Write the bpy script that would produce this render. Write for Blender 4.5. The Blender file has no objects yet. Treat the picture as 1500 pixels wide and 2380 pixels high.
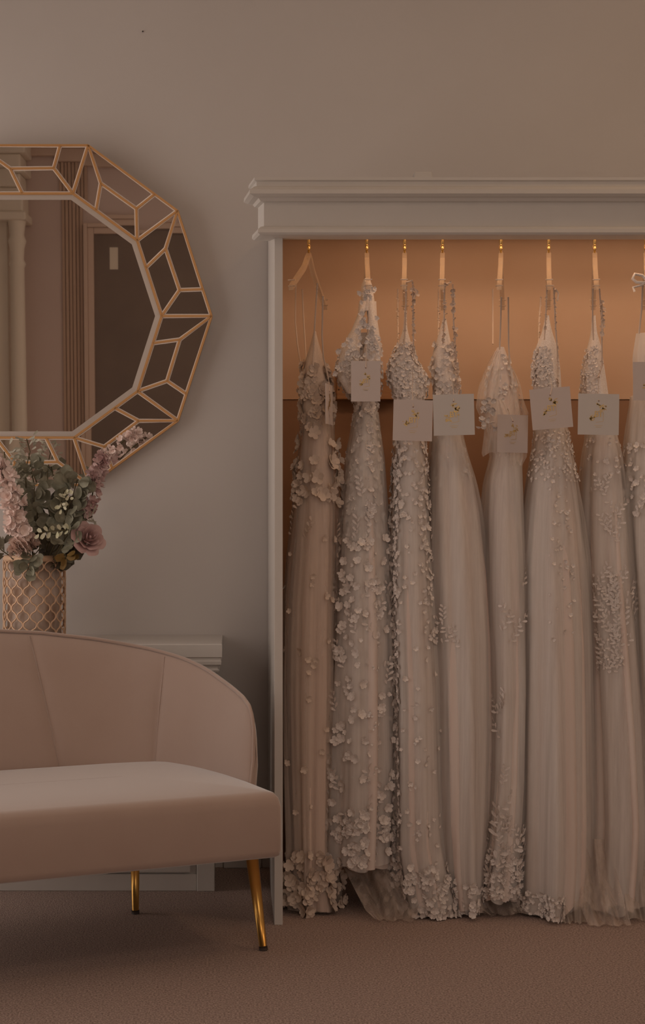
import bpy, math, random
import numpy as np
from mathutils import Vector, Matrix

C = bpy.context.scene.collection
PI = math.pi
F = 3300.0            # focal length in pixels of the 1500x2380 frame
HX, HY, CH = 540.0, 1250.0, 1.125

# ------------------------------------------------------------------ camera
cd = bpy.data.cameras.new('camera'); cam = bpy.data.objects.new('camera', cd); C.objects.link(cam)
cam.location = (0, 0, CH); cam.rotation_euler = (PI/2, 0, 0)
cd.sensor_fit = 'VERTICAL'; cd.sensor_height = 36; cd.sensor_width = 36*1500/2380
cd.lens = F/2380*36
cd.shift_x = (750-HX)/2380; cd.shift_y = (HY-1190)/2380
cd.clip_start = 0.05
bpy.context.scene.camera = cam
vs = bpy.context.scene.view_settings
vs.view_transform = 'Standard'; vs.look = 'None'; vs.gamma = 1; vs.use_curve_mapping = False
vs.exposure = -0.20

# ------------------------------------------------------------------ world and lights
w = bpy.data.worlds.new('world'); bpy.context.scene.world = w; w.use_nodes = True
bg = w.node_tree.nodes['Background']; bg.inputs[0].default_value = (1.0, 0.80, 0.68, 1); bg.inputs[1].default_value = 1.0

def area(name, loc, rot, sx, sy, power, col):
    l = bpy.data.lights.new(name, 'AREA'); l.shape = 'RECTANGLE'; l.size = sx; l.size_y = sy
    l.energy = power; l.color = col
    o = bpy.data.objects.new(name, l); C.objects.link(o); o.location = loc; o.rotation_euler = rot
    o['kind'] = 'structure'
    return o
# daylight through the window in the left wall, through the big window behind the camera, overhead fill lights
area('daylight_side', (-2.07, 3.55, 1.45), (0, -PI/2, 0), 2.5, 2.2, 18, (1.0, 0.89, 0.82))
area('daylight_rear', (1.15, -1.0, 1.75), (PI/2, 0, 0), 1.9, 2.1, 15, (1.0, 0.86, 0.74))
area('overhead_fill', (0.5, 1.3, 3.55), (0, 0, 0), .6, .6, 9, (1.0, 0.72, 0.52))  # added ambient fill from above, no real fitting here
area('overhead_fill', (1.9, 3.3, 3.55), (0, 0, 0), .35, .35, 7, (1.0, 0.64, 0.36))

# ------------------------------------------------------------------ helpers
def P(px, py, d):
    return Vector(((px-HX)*d/F, d, CH-(py-HY)*d/F))

def nodes(name):
    m = bpy.data.materials.new(name); m.use_nodes = True
    nt = m.node_tree; b = nt.nodes['Principled BSDF']
    return m, nt, b
def mat(name, col, rough=0.6, metal=0.0, col2=None, scale=20, bump=0.0, bscale=200, sheen=0.0, alpha=1.0,
        stretch=(1, 1, 1), spec=0.4, trans=0.0, detail=4, emit=None, es=0, fac=(0.35, 0.65)):
    m, nt, b = nodes(name)
    b.inputs['Base Color'].default_value = (*col, 1); b.inputs['Roughness'].default_value = rough
    b.inputs['Metallic'].default_value = metal; b.inputs['Specular IOR Level'].default_value = spec
    tc = nt.nodes.new('ShaderNodeTexCoord'); mp = nt.nodes.new('ShaderNodeMapping')
    mp.inputs['Scale'].default_value = stretch
    nt.links.new(tc.outputs['Object'], mp.inputs[0])
    if col2:
        n = nt.nodes.new('ShaderNodeTexNoise'); n.inputs['Scale'].default_value = scale; n.inputs['Detail'].default_value = detail
        r = nt.nodes.new('ShaderNodeValToRGB')
        r.color_ramp.elements[0].color = (*col, 1); r.color_ramp.elements[1].color = (*col2, 1)
        r.color_ramp.elements[0].position = fac[0]; r.color_ramp.elements[1].position = fac[1]
        nt.links.new(mp.outputs[0], n.inputs[0]); nt.links.new(n.outputs[0], r.inputs[0]); nt.links.new(r.outputs[0], b.inputs['Base Color'])
    if bump:
        n = nt.nodes.new('ShaderNodeTexNoise'); n.inputs['Scale'].default_value = bscale; n.inputs['Detail'].default_value = 5
        bp = nt.nodes.new('ShaderNodeBump'); bp.inputs['Strength'].default_value = bump; bp.inputs['Distance'].default_value = 0.01
        nt.links.new(mp.outputs[0], n.inputs[0]); nt.links.new(n.outputs[0], bp.inputs['Height']); nt.links.new(bp.outputs[0], b.inputs['Normal'])
    if sheen:
        b.inputs['Sheen Weight'].default_value = sheen; b.inputs['Sheen Roughness'].default_value = 0.5
        b.inputs['Sheen Tint'].default_value = (0.93, 0.97, 1, 1)
    b.inputs['Alpha'].default_value = alpha
    if trans: b.inputs['Transmission Weight'].default_value = trans
    if emit:
        b.inputs['Emission Color'].default_value = (*emit, 1); b.inputs['Emission Strength'].default_value = es
    return m
def tulle(name, col, lo, hi, scale=60):
    """sheer net: opacity varies in long vertical streaks of gathered cloth"""
    m, nt, b = nodes(name)
    b.inputs['Base Color'].default_value = (*col, 1); b.inputs['Roughness'].default_value = 0.7
    b.inputs['Specular IOR Level'].default_value = 0.25
    tc = nt.nodes.new('ShaderNodeTexCoord'); mp = nt.nodes.new('ShaderNodeMapping'); mp.inputs['Scale'].default_value = (1, 1, 0.03)
    n = nt.nodes.new('ShaderNodeTexNoise'); n.inputs['Scale'].default_value = scale; n.inputs['Detail'].default_value = 5
    r = nt.nodes.new('ShaderNodeMapRange'); r.inputs['From Min'].default_value = 0.3; r.inputs['From Max'].default_value = 0.7
    r.inputs['To Min'].default_value = lo; r.inputs['To Max'].default_value = hi
    nt.links.new(tc.outputs['Object'], mp.inputs[0]); nt.links.new(mp.outputs[0], n.inputs[0])
    nt.links.new(n.outputs[0], r.inputs[0]); nt.links.new(r.outputs[0], b.inputs['Alpha'])
    return m

class MB:
    def __init__(s): s.v = []; s.f = []
    def box(s, x0, x1, y0, y1, z0, z1):
        b = len(s.v)
        s.v += [(x, y, z) for x in (x0, x1) for y in (y0, y1) for z in (z0, z1)]
        for q in ((0,1,3,2),(4,6,7,5),(0,4,5,1),(2,3,7,6),(0,2,6,4),(1,5,7,3)): s.f.append(tuple(b+i for i in q))
        return s
    def grid(s, pts, cu=False, cv=False):
        """pts[i][j]; cu closes i, cv closes j"""
        n, m = len(pts), len(pts[0]); b = len(s.v)
        for r in pts: s.v += [tuple(p) for p in r]
        for i in range(n if cu else n-1):
            for j in range(m if cv else m-1):
                s.f.append((b+i*m+j, b+((i+1) % n)*m+j, b+((i+1) % n)*m+(j+1) % m, b+i*m+(j+1) % m))
        return s
    def poly(s, pts):
        b = len(s.v); s.v += [tuple(p) for p in pts]; s.f.append(tuple(range(b, b+len(pts)))); return s
    def prism(s, pts, off):
        off = Vector(off); b = len(s.v); n = len(pts)
        s.v += [tuple(p) for p in pts]+[tuple(Vector(p)+off) for p in pts]
        s.f.append(tuple(range(b+n-1, b-1, -1))); s.f.append(tuple(range(b+n, b+2*n)))
        for i in range(n): s.f.append((b+i, b+(i+1) % n, b+n+(i+1) % n, b+n+i))
        return s
    def tube(s, pts, r, seg=8, cap=True, flat=None):
        pts = [Vector(p) for p in pts]; n = len(pts)
        if not hasattr(r, '__len__'): r = [r]*n
        rings = []; up = None
        for i in range(n):
            t = (pts[min(i+1, n-1)]-pts[max(i-1, 0)]).normalized()
            if up is None:
                up = Vector((0, 0, 1)) if abs(t.z) < 0.9 else Vector((0, 1, 0))
            a = t.cross(up)
            if a.length < 1e-5: a = t.orthogonal()
            a.normalize(); b_ = a.cross(t).normalized(); up = b_
            rings.append([pts[i]+(a*math.cos(k*2*PI/seg)+b_*math.sin(k*2*PI/seg)*(flat or 1))*r[i] for k in range(seg)])
        s.grid(rings, cv=True)
        if cap: s.poly(rings[0][::-1]); s.poly(rings[-1])
        return s
    def lathe(s, prof, c, seg=32):
        pts = [[(c[0]+r*math.cos(k*2*PI/seg), c[1]+r*math.sin(k*2*PI/seg), c[2]+z) for k in range(seg)] for r, z in prof]
        return s.grid(pts, cv=True)
    def ball(s, c, r, n=6):
        s.grid([[ (c[0]+r*math.sin(PI*i/n)*math.cos(2*PI*k/(n+2)), c[1]+r*math.sin(PI*i/n)*math.sin(2*PI*k/(n+2)), c[2]+r*math.cos(PI*i/n)) for k in range(n+2)] for i in range(n+1)], cv=True)
        return s
    def build(s, name, m, parent=None, smooth=True, label=None, weld=False, bevel=0):
        me = bpy.data.meshes.new(name); me.from_pydata(s.v, [], s.f); me.validate(); me.update()
        if smooth:
            me.shade_smooth()
        me.materials.append(m)
        o = bpy.data.objects.new(name, me); C.objects.link(o)
        if smooth:
            md = o.modifiers.new('w', 'WELD'); md.merge_threshold = 1e-5
        if bevel:
            md = o.modifiers.new('b', 'BEVEL'); md.width = bevel; md.segments = 2; md.limit_method = 'ANGLE'
        if parent: 
            o.parent = parent
            o.matrix_parent_inverse = Matrix.Translation(-Vector(parent.location)) if parent.rotation_euler[2] == 0 else Matrix.Identity(4)
        if label: o['label'] = label
        return o
def thing(name, label, cat, loc=(0, 0, 0), rz=0, group=None):
    o = bpy.data.objects.new(name, None); C.objects.link(o); o.location = loc; o.rotation_euler = (0, 0, rz)
    o['label'] = label; o['category'] = cat; o.empty_display_size = 0.05
    if group: o['group'] = group
    return o
def tag(o, label, cat, group=None):
    o['label'] = label; o['category'] = cat
    if group: o['group'] = group
    return o
def struct(o):
    o['kind'] = 'structure'; return o

# ------------------------------------------------------------------ materials
M = {}
M['wall'] = mat('wall_paint', (0.60, 0.565, 0.54), 0.9, col2=(0.62, 0.585, 0.56), scale=2, bump=0.03, bscale=90)
M['ceil'] = mat('ceiling_paint', (0.84, 0.79, 0.75), 0.9)
M['white'] = mat('white_gloss_paint', (0.625, 0.595, 0.56), 0.45, col2=(0.605, 0.575, 0.54), scale=6, bump=0.04, bscale=40)
M['closet_back'] = mat('warm_lining_panel', (0.70, 0.50, 0.36), 0.8, col2=(0.67, 0.47, 0.33), scale=5)
M['closet_low'] = mat('shade_brown_lower_board', (0.34, 0.20, 0.125), 0.8, col2=(0.31, 0.18, 0.11), scale=5)  # separate lower board; its dark brown also carries the shade behind the gowns
M['wood'] = mat('batten_wood', (0.40, 0.22, 0.11), 0.7, col2=(0.33, 0.17, 0.085), scale=8, stretch=(1, 1, 8))
M['carpet'] = mat('wool_carpet', (0.32, 0.235, 0.20), 0.95, col2=(0.66, 0.51, 0.45), scale=190, bump=0.9, bscale=260, detail=6, spec=0.1)
M['velvet'] = mat('blush_velvet', (0.46, 0.345, 0.290), 0.75, col2=(0.48, 0.365, 0.31), scale=5, bump=0.04, bscale=500, sheen=1.0, spec=0.2)
M['gold'] = mat('antique_gold', (0.62, 0.34, 0.14), 0.45, metal=0.5, spec=0.5)
M['goldleg'] = mat('polished_gold', (0.72, 0.42, 0.12), 0.28, metal=1.0)
M['brass'] = mat('brass_hook', (0.85, 0.60, 0.25), 0.25, metal=1.0)
M['dark'] = mat('dark_rubber', (0.05, 0.035, 0.03), 0.6)
M['bevelb'] = mat('bevel_glint', (0.88, 0.82, 0.76), 0.4, metal=0.15)  # pale matt colour paints the glint on the ring's glass bevels
M['bevel'] = mat('bevel_reflection', (0.56, 0.50, 0.45), 0.4, metal=0.25)  # flat tone stands for the blurred reflection in the centre glass bevel
M['mirror'] = mat('mirror_glass', (0.93, 0.92, 0.90), 0.015, metal=1.0)
M['darkdoor'] = mat('dark_stained_door', (0.20, 0.15, 0.12), 0.5, col2=(0.22, 0.165, 0.13), scale=4)
M['paper'] = mat('paper_notice', (0.8, 0.72, 0.6), 0.8)
M['rear'] = mat('mauve_rear_wall', (0.70, 0.57, 0.52), 0.9, col2=(0.72, 0.59, 0.54), scale=2)
M['trimtan'] = mat('tan_architrave', (0.68, 0.52, 0.42), 0.5)
M['trimrib'] = mat('tan_ribbed_moulding', (0.58, 0.42, 0.32), 0.6)
M['cream'] = mat('cream_cabinet_paint', (0.92, 0.84, 0.72), 0.5)
M['acrylic'] = mat('clear_acrylic', (0.80, 0.62, 0.45), 0.12, alpha=0.35, spec=0.8)
M['strap'] = mat('satin_strap', (0.72, 0.58, 0.48), 0.5)
M['lace'] = mat('ivory_lace', (0.90, 0.85, 0.82), 0.75, spec=0.3, col2=(0.74, 0.66, 0.61), scale=300)
M['lace_tan'] = mat('champagne_lace', (0.72, 0.60, 0.51), 0.75, spec=0.3, col2=(0.66, 0.54, 0.45), scale=300)
M['sat_nude'] = mat('nude_lining', (0.77, 0.64, 0.58), 0.6, col2=(0.80, 0.71, 0.66), scale=35, stretch=(1, 1, 0.04), spec=0.3)
M['sat_tan'] = mat('champagne_lining', (0.72, 0.57, 0.48), 0.6, col2=(0.76, 0.62, 0.54), scale=30, stretch=(1, 1, 0.04), spec=0.3)
M['sat_ivory'] = mat('ivory_lining', (0.74, 0.66, 0.60), 0.6, col2=(0.78, 0.70, 0.64), scale=40, stretch=(1, 1, 0.04), spec=0.3)
M['tul_ivory'] = tulle('ivory_tulle', (0.87, 0.83, 0.80), 0.30, 0.65, 35)
M['tul_tan'] = tulle('champagne_tulle', (0.76, 0.64, 0.56), 0.18, 0.5, 35)
M['tul_sheer'] = tulle('sheer_tulle', (0.80, 0.70, 0.62), 0.25, 0.5, 35)
M['card'] = mat('blush_card', (0.62, 0.54, 0.51), 0.7)
M['cardw'] = mat('pale_card', (0.62, 0.585, 0.56), 0.7)
M['foil'] = mat('gold_foil', (0.62, 0.42, 0.16), 0.4, metal=0.5)
M['eye'] = mat('eyelet_hole', (0.16, 0.06, 0.04), 0.8)
M['leaf'] = mat('eucalyptus_leaf', (0.19, 0.185, 0.13), 0.6, col2=(0.34, 0.33, 0.25), scale=30, spec=0.3)
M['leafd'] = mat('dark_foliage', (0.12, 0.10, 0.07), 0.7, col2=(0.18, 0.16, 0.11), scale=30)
M['leafp'] = mat('pale_green_leaf', (0.60, 0.60, 0.40), 0.6, col2=(0.66, 0.63, 0.48), scale=40)
M['leafo'] = mat('olive_gold_leaf', (0.28, 0.17, 0.045), 0.6, col2=(0.20, 0.12, 0.035), scale=30)
M['soft'] = mat('grey_green_foliage', (0.44, 0.43, 0.34), 0.8, col2=(0.56, 0.54, 0.45), scale=40)
M['stem'] = mat('green_stem', (0.12, 0.10, 0.05), 0.7)
M['pinkl'] = mat('pale_pink_petal', (0.90, 0.72, 0.66), 0.7, col2=(0.94, 0.82, 0.77), scale=50)
M['pinkm'] = mat('mauve_petal', (0.58, 0.38, 0.37), 0.7, col2=(0.78, 0.62, 0.59), scale=45)
M['rose'] = mat('dusty_rose_petal', (0.58, 0.38, 0.36), 0.65, col2=(0.66, 0.46, 0.43), scale=18)
M['carn'] = mat('peach_carnation_petal', (0.78, 0.58, 0.50), 0.7, col2=(0.88, 0.72, 0.64), scale=60)
M['merc'] = mat('mercury_glass', (0.70, 0.60, 0.53), 0.5, metal=0.15, col2=(0.34, 0.22, 0.15), scale=16, stretch=(1, 1, 0.5))
M['latt'] = mat('rose_gold_lattice', (0.72, 0.50, 0.34), 0.5, metal=0.45)
M['glass'] = mat('window_glass', (1, 1, 1), 0.02, alpha=0.08)
M['lampe'] = mat('warm_led_diffuser', (1, 0.8, 0.5), 0.5, emit=(1, 0.5, 0.2), es=3)

# ------------------------------------------------------------------ room shell
YB = 4.85; XL, XR = -1.95, 2.4; YR = -0.9; ZC = 3.6
struct(MB().box(XL-.1, XR+.1, YR-.1, YB+.1, -.1, 0).build('floor', M['carpet'], smooth=False))
struct(MB().box(XL-.1, XR+.1, YR-.1, YB+.1, ZC, ZC+.1).build('ceiling', M['ceil'], smooth=False))
struct(MB().box(XL-.1, XR+.1, YB, YB+.1, 0, ZC).build('wall_back', M['wall'], smooth=False))
struct(MB().box(XR, XR+.1, YR, YB, 0, ZC).build('wall_right', M['wall'], smooth=False))
wy0, wy1, wz0, wz1 = 2.4, 4.7, 0.15, 2.75
b = MB(); b.box(XL-.1, XL, YR, wy0, 0, ZC); b.box(XL-.1, XL, wy1, YB, 0, ZC); b.box(XL-.1, XL, wy0, wy1, 0, wz0); b.box(XL-.1, XL, wy0, wy1, wz1, ZC)
struct(b.build('wall_left', M['wall'], smooth=False))
rx0, rx1, rz0, rz1 = 0.15, 2.15, 0.7, 2.8
b = MB(); b.box(XL, rx0, YR-.1, YR, 0, ZC); b.box(rx1, XR, YR-.1, YR, 0, ZC); b.box(rx0, rx1, YR-.1, YR, 0, rz0); b.box(rx0, rx1, YR-.1, YR, rz1, ZC)
struct(b.build('wall_rear', M['rear'], smooth=False))
# windows: frames with panes
def window(name, horiz, a0, a1, z0, z1, pos):
    r = bpy.data.objects.new(name, None); C.objects.link(r); r['kind'] = 'structure'
    fb = MB(); gb = MB(); t = .035
    def bx(m, u0, u1, q0, q1, dz):
        if horiz: m.box(u0, u1, pos-dz, pos+dz, q0, q1)
        else: m.box(pos-dz, pos+dz, u0, u1, q0, q1)
    bx(fb, a0, a0+t, z0, z1, .03); bx(fb, a1-t, a1, z0, z1, .03); bx(fb, a0, a1, z0, z0+t, .03); bx(fb, a0, a1, z1-t, z1, .03)
    c = (a0+a1)/2; bx(fb, c-t/2, c+t/2, z0, z1, .025); zc = (z0+z1)/2; bx(fb, a0, a1, zc-t/2, zc+t/2, .025)
    bx(gb, a0, a1, z0, z1, .003)
    fb.build('window_frame', M['white'], r, smooth=False); gb.build('pane', M['glass'], r, smooth=False)
window('window_1', False, wy0, wy1, wz0, wz1, XL-.05)
window('window_2', True, rx0, rx1, rz0, rz1, YR-.05)
struct(MB().box(XL, -1.33, YB-.02, YB, 0, .15).build('baseboard_left', M['white'], smooth=False, bevel=.004))
struct(MB().box(-.03, .10, YB-.02, YB, 0, .12).build('baseboard_back', M['white'], smooth=False, bevel=.004))
# seen in the mirror: dark door in a tan architrave, ribbed moulding, cream cabinet with a column
VS = F/(YB-.07+YB-.07-YR)          # px per metre of the rear wall as mirrored
def RX(px): return (px-HX)/VS
MZ = -0.51                         # drop caused by the mirror's forward tilt
def RZ(py): return CH+(HY-py)/VS+MZ
struct(MB().box(RX(222), RX(492), YR, YR+.03, 0, RZ(552)).build('door_1', M['darkdoor'], smooth=False))
b = MB(); dx0, dx1, dzt = RX(222), RX(492), RZ(552)
for k, (wd, th) in enumerate(((.045, .06), (.03, .075))):
    o0 = [0, .045][k]
    b.box(dx0-o0-wd, dx0-o0, YR, YR+th, 0, dzt+o0+wd); b.box(dx1+o0, dx1+o0+wd, YR, YR+th, 0, dzt+o0+wd); b.box(dx0-o0, dx1+o0, YR, YR+th, dzt+o0, dzt+o0+wd)
struct(b.build('trim_1', M['trimtan'], smooth=False, bevel=.005))
b = MB()
for k in range(6): b.box(RX(148)+k*.026, RX(148)+k*.026+.022, YR, YR+.02+.008*(k % 2), 0, 3.32)
struct(b.build('trim_2', M['trimrib'], smooth=False, bevel=.004))
struct(MB().box(XL, XR, YR, YR+.12, 3.42, ZC).box(XL, XR, YR, YR+.06, 3.32, 3.42).build('trim_3', M['trimtan'], smooth=False, bevel=.01))
tag(MB().box(RX(258), RX(277), YR+.031, YR+.034, RZ(632), RZ(582)).build('notice', M['paper'], smooth=False), 'small pale paper notice stuck high on the dark door seen in the mirror', 'notice')
cab = thing('column_cabinet', 'tall cream cabinet with a turned column, seen only in the mirror', 'cabinet', (RX(0)-.2, YR+.2, 0))
x1 = RX(75); x0 = XL+.01
MB().box(x0, RX(33), YR+.001, YR+.22, 0, 3.0).build('body', M['cream'], cab, smooth=False, bevel=.01)
MB().box(x0+.1, RX(33)-.10, YR+.22, YR+.235, .2, 2.6).build('panel', M['cream'], cab, smooth=False, bevel=.006)
cc = (RX(56), YR+.26, 0); ez = RZ(532)
MB().lathe([(.075, .0), (.075, .08), (.06, .1), (.065, .13), (.050, .17), (.056, 1.2), (.050, ez-.33), (.062, ez-.30), (.046, ez-.27), (.052, ez-.19), (.066, ez-.14), (.05, ez-.10), (.064, ez)], cc).build('column', M['cream'], cab)
b = MB(); b.box(x0, x1+.015, YR+.001, YR+.34, ez, ez+.06); b.box(x0, x1-.01, YR+.001, YR+.30, ez+.06, ez+.27); b.box(x0, x1+.07, YR+.001, YR+.37, ez+.40, ez+.50); b.box(x0, x1+.03, YR+.001, YR+.33, ez+.27, ez+.40)
b.build('cornice', M['cream'], cab, smooth=False, bevel=.012)

# ------------------------------------------------------------------ fireplace surround
fp = thing('fireplace_surround', 'low white painted mantelpiece half hidden behind the blush sofa', 'fireplace', (-.67, 4.6, 0))
fx1 = (498-HX)*4.53/F; fx0 = -1.345-fx1
b = MB(); b.box(fx0, fx1, 4.53, YB-.001, 0, .715); b.build('body', M['white'], fp, smooth=False, bevel=.003)
b = MB()
b.box(fx1-.055, fx1+.002, 4.515, 4.53, .0, .70); b.box(fx0-.002, fx0+.055, 4.515, 4.53, .0, .70)
b.box(fx0+.055, fx1-.055, 4.52, 4.53, .0, .055)
b.build('pilaster', M['white'], fp, smooth=False, bevel=.003)
b = MB(); b.box(fx0+.10, fx1-.075, 4.516, 4.521, .06, .62); b.build('panel', M['white'], fp, smooth=False, bevel=.003)
def sweep(prof, x0, x1, yf, yb, m=None, bot=True):
    """moulding profile (out, z) run round left side, front and right side"""
    m = m or MB(); rows = []
    for o, z in prof: rows.append([(x0-o, yb, z), (x0-o, yf-o, z), (x1+o, yf-o, z), (x1+o, yb, z)])
    m.grid(rows); m.grid([[rows[0][0], rows[0][3]], [rows[0][1], rows[0][2]]])
    if bot: m.grid([[rows[-1][1], rows[-1][2]], [rows[-1][0], rows[-1][3]]])
    return m
sx1 = (515-HX)*4.44/F; sx0 = -1.345-sx1
sweep([(0, .793), (.002, .790), (.002, .752), (-.003, .748), (-.003, .742), (.0, .738), (-.001, .728), (-.010, .722), (-.012, .716), (-.006, .710), (-.010, .703), (-.022, .698)], sx0, sx1, 4.44, YB-.002).build('mantel_shelf', M['white'], fp, smooth=False)

tag(MB().tube([P(332, 73, YB-.006), P(332, 73, YB+.004)], .0025, 8).build('nail', M['dark']), 'tiny dark nail left in the bare wall high above the mirror', 'nail')
# ------------------------------------------------------------------ wall mirror
MC = Vector(((80-HX)*4.797/F, 4.797, CH+(HY-735)*4.797/F))
mir = thing('wall_mirror', 'ten sided mirror with gold lattice framed ring of small panes on wall', 'mirror', MC)
mir.rotation_euler = (math.radians(2.6), 0, 0)      # top leans into the room
RO = 412*4.797/F; K = 4.797/F
def rot(p, k):
    a = math.radians(36*k); x, y = p[0]-80, p[1]-735
    return (x*math.cos(a)-y*math.sin(a), x*math.sin(a)+y*math.cos(a))
def L(p): return Vector((p[0]*K, 0, -p[1]*K))
V0, I0 = (80+412*math.cos(math.radians(72)), 735-412*math.sin(math.radians(72))), (80+296*math.cos(math.radians(72)), 735-296*math.sin(math.radians(72)))
V1, I1 = (80+412*math.cos(math.radians(36)), 735-412*math.sin(math.radians(36))), (80+296*math.cos(math.radians(36)), 735-296*math.sin(math.radians(36)))
A_, C_ = (236, 430), (318, 488)
def lerp(a, b, t): return (a[0]+(b[0]-a[0])*t, a[1]+(b[1]-a[1])*t)
B_ = lerp(I0, I1, .36); D_ = lerp(V0, V1, .745)
rnd = random.Random(3)
def mp(name, mb, m, label=None, m2=None):
    me = bpy.data.meshes.new(name); me.from_pydata(mb.v, [], mb.f); me.update(); me.materials.append(m)
    if m2:
        me.materials.append(m2)
        for p in me.polygons[:-1]: p.material_index = 1
    o = bpy.data.objects.new(name, me); C.objects.link(o); o.parent = mir
    if label: o['label'] = label
    return o
def bevpane(pts, ins, h, y0, tilt=(0, 0)):
    """bevelled glass: polygon in local xz, inset top towards the room (-y)"""
    c = sum((Vector(p) for p in pts), Vector())/len(pts); n = len(pts); inn = []
    for i in range(n):
        p0, p1, p2 = Vector(pts[i-1]), Vector(pts[i]), Vector(pts[(i+1) % n])
        e1 = (p1-p0).normalized(); e2 = (p2-p1).normalized()
        n1 = Vector((-e1.z, 0, e1.x)); n2 = Vector((-e2.z, 0, e2.x))
        if n1.dot(c-p1) < 0: n1 = -n1
        if n2.dot(c-p1) < 0: n2 = -n2
        bis = (n1+n2); bis = bis/max(bis.length_squared/2, .25)
        inn.append(p1+bis*ins)
    def T(p, y):
        q = Vector(p); q.y = y+(q.x-c.x)*tilt[0]+(q.z-c.z)*tilt[1]; return q
    mb = MB()
    low = [T(p, y0) for p in pts]; top = [T(p, y0-h) for p in inn]
    for i in range(n): mb.poly([low[i], low[(i+1) % n], top[(i+1) % n], top[i]])
    mb.poly(top)
    return mb
for k in range(10):
    g = {n_: L(rot(p, k)) for n_, p in dict(V0=V0, V1=V1, I0=I0, I1=I1, A=A_, B=B_, C=C_, D=D_).items()}
    for q in ('V0 A B I0', 'V0 A C D', 'A B I1 C', 'C D V1 I1'):
        mp('mirror_pane', bevpane([g[x] for x in q.split()], 0.0072, .0016, -.004, (rnd.uniform(-.006, .006), rnd.uniform(-.006, .006))), M['mirror'], None, M['bevelb'])
inner = [L(rot(I0, k)) for k in range(10)]
mp('mirror_glass', bevpane(inner, .021, .0022, -.004), M['mirror'], None, M['bevel'])
fr = MB()
def strip(a, b, wd, h=.009):
    d = (b-a).normalized(); n_ = Vector((-d.z, 0, d.x))*wd/2
    y0, y1 = Vector((0, .002, 0)), Vector((0, -h, 0))
    pts = [a-n_+y0, a-n_*.7+y1, a+n_*.7+y1, a+n_+y0]
    fr.grid([[p for p in pts], [p+(b-a) for p in pts]], cv=True)
    fr.poly(pts); fr.poly([p+(b-a) for p in pts][::-1])
for k in range(10):
    g = {n_: L(rot(p, k)) for n_, p in dict(V0=V0, V1=V1, I0=I0, I1=I1, A=A_, B=B_, C=C_, D=D_).items()}
    for a_, b_, wd in (('V0', 'V1', .009), ('I0', 'I1', .010), ('V0', 'I0', .0095), ('V0', 'A', .009), ('A', 'B', .009), ('A', 'C', .009), ('C', 'D', .009), ('C', 'I1', .009)):
        strip(g[a_], g[b_], wd, .0095)
mp('frame', fr, M['gold'])
bk = MB(); bk.prism([L(rot(V0, k))+Vector((0, .003, 0)) for k in range(10)], (0, .022, 0))
mp('backing', bk, M['gold'])

# ------------------------------------------------------------------ open wardrobe
YF = 4.125; wd = thing('open_wardrobe', 'open fronted white wardrobe with moulded cornice holding the bridal gowns', 'wardrobe', (1.0, 4.5, 0))
wx0, wx1 = .1225, 1.95
def side(x0, x1):
    return MB().prism([(x0, YF, 0), (x0, YF+.37, 0), (x0, 4.70, .05), (x0, 4.845, .14), (x0, 4.845, 2.143), (x0, YF, 2.143)], (x1-x0, 0, 0))
side(wx0, wx0+.0245).build('side_panel', M['white'], wd, smooth=False, bevel=.0015)
side(wx1-.0245, wx1).build('side_panel', M['white'], wd, smooth=False, bevel=.0015)
yf = 4.095; fx = (614-HX)*yf/F
prof = [(.018, 2.160), (.028, 2.158), (.028, 2.150), (.022, 2.147), (.022, 2.134), (.030, 2.130), (.041, 2.120), (.042, 2.108), (.030, 2.103), (.016, 2.101), (.010, 2.094), (.0, 2.092),
        (.0, 2.024), (.010, 2.020), (.017, 2.012), (.018, 2.002), (.012, 1.997), (0, 1.9955), (-.034, 1.9955)]
b = MB(); rows = []
for o, z in prof:      # short splayed returns at both ends of the moulding
    rows.append([(fx+.02, yf+.068, z), (fx-o-.016, yf+.068, z), (fx-o, yf-o, z), (wx1+.03+o, yf-o, z), (wx1+.046+o, yf+.068, z), (wx1+.01, yf+.068, z)])
b.grid(rows); b.grid([[rows[0][0], rows[0][5]], [rows[0][1], rows[0][4]], [rows[0][2], rows[0][3]]])
b.box(wx0, wx1, yf+.06, 4.845, 2.145, 2.157)
b.build('cornice', M['white'], wd, smooth=False)
MB().box(P(965, 0, 4.07).x, P(1008, 0, 4.07).x, 4.09, 4.13, 2.155, 2.180).build('cornice_block', M['white'], wd, smooth=False, bevel=.003)
MB().box(wx0+.0245, wx1-.0245, YF+.001, YF+.02, 1.996, 2.15).build('lintel', M['white'], wd, smooth=False)
zb = CH-(928-HY)*4.8/F
MB().box(wx0+.0245, wx1-.0245, 4.80, 4.845, zb, 2.15).build('back_panel', M['closet_back'], wd, smooth=False, label='orange toned upper back panel')
MB().box(wx0+.0245, wx1-.0245, 4.803, 4.845, 0, zb-.002).build('back_panel', M['closet_low'], wd, smooth=False, label='lower back board with gown shade put into its darker brown')
MB().box(P(783, 0, 4.76).x, P(925, 0, 4.76).x, 4.755, 4.80, CH-(928-HY)*4.755/F, CH-(866-HY)*4.755/F).build('batten', M['wood'], wd, smooth=False, bevel=.002, label='brown timber batten')
MB().lathe([(.0, -.0), (.0035, 0), (.0035, .004), (0, .004)], (P(788, 0, 4.755).x, 4.757, P(0, 907, 4.757).z), 10).build('screw_head', M['dark'], wd)
RY, RZc = 4.36, 2.085
MB().tube([(wx0+.0245, RY, RZc), (wx1-.0245, RY, RZc)], .0125, 14).build('rail', M['brass'], wd)
MB().box(P(758, 0, 4.5).x, P(905, 0, 4.5).x, 4.40, 4.72, .255, .262).build('shelf', M['white'], wd, smooth=False, bevel=.002) 
led = thing('strip_light', 'warm light fitting tucked behind the wardrobe cornice', 'lamp', (1.15, 4.52, 2.13))
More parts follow.
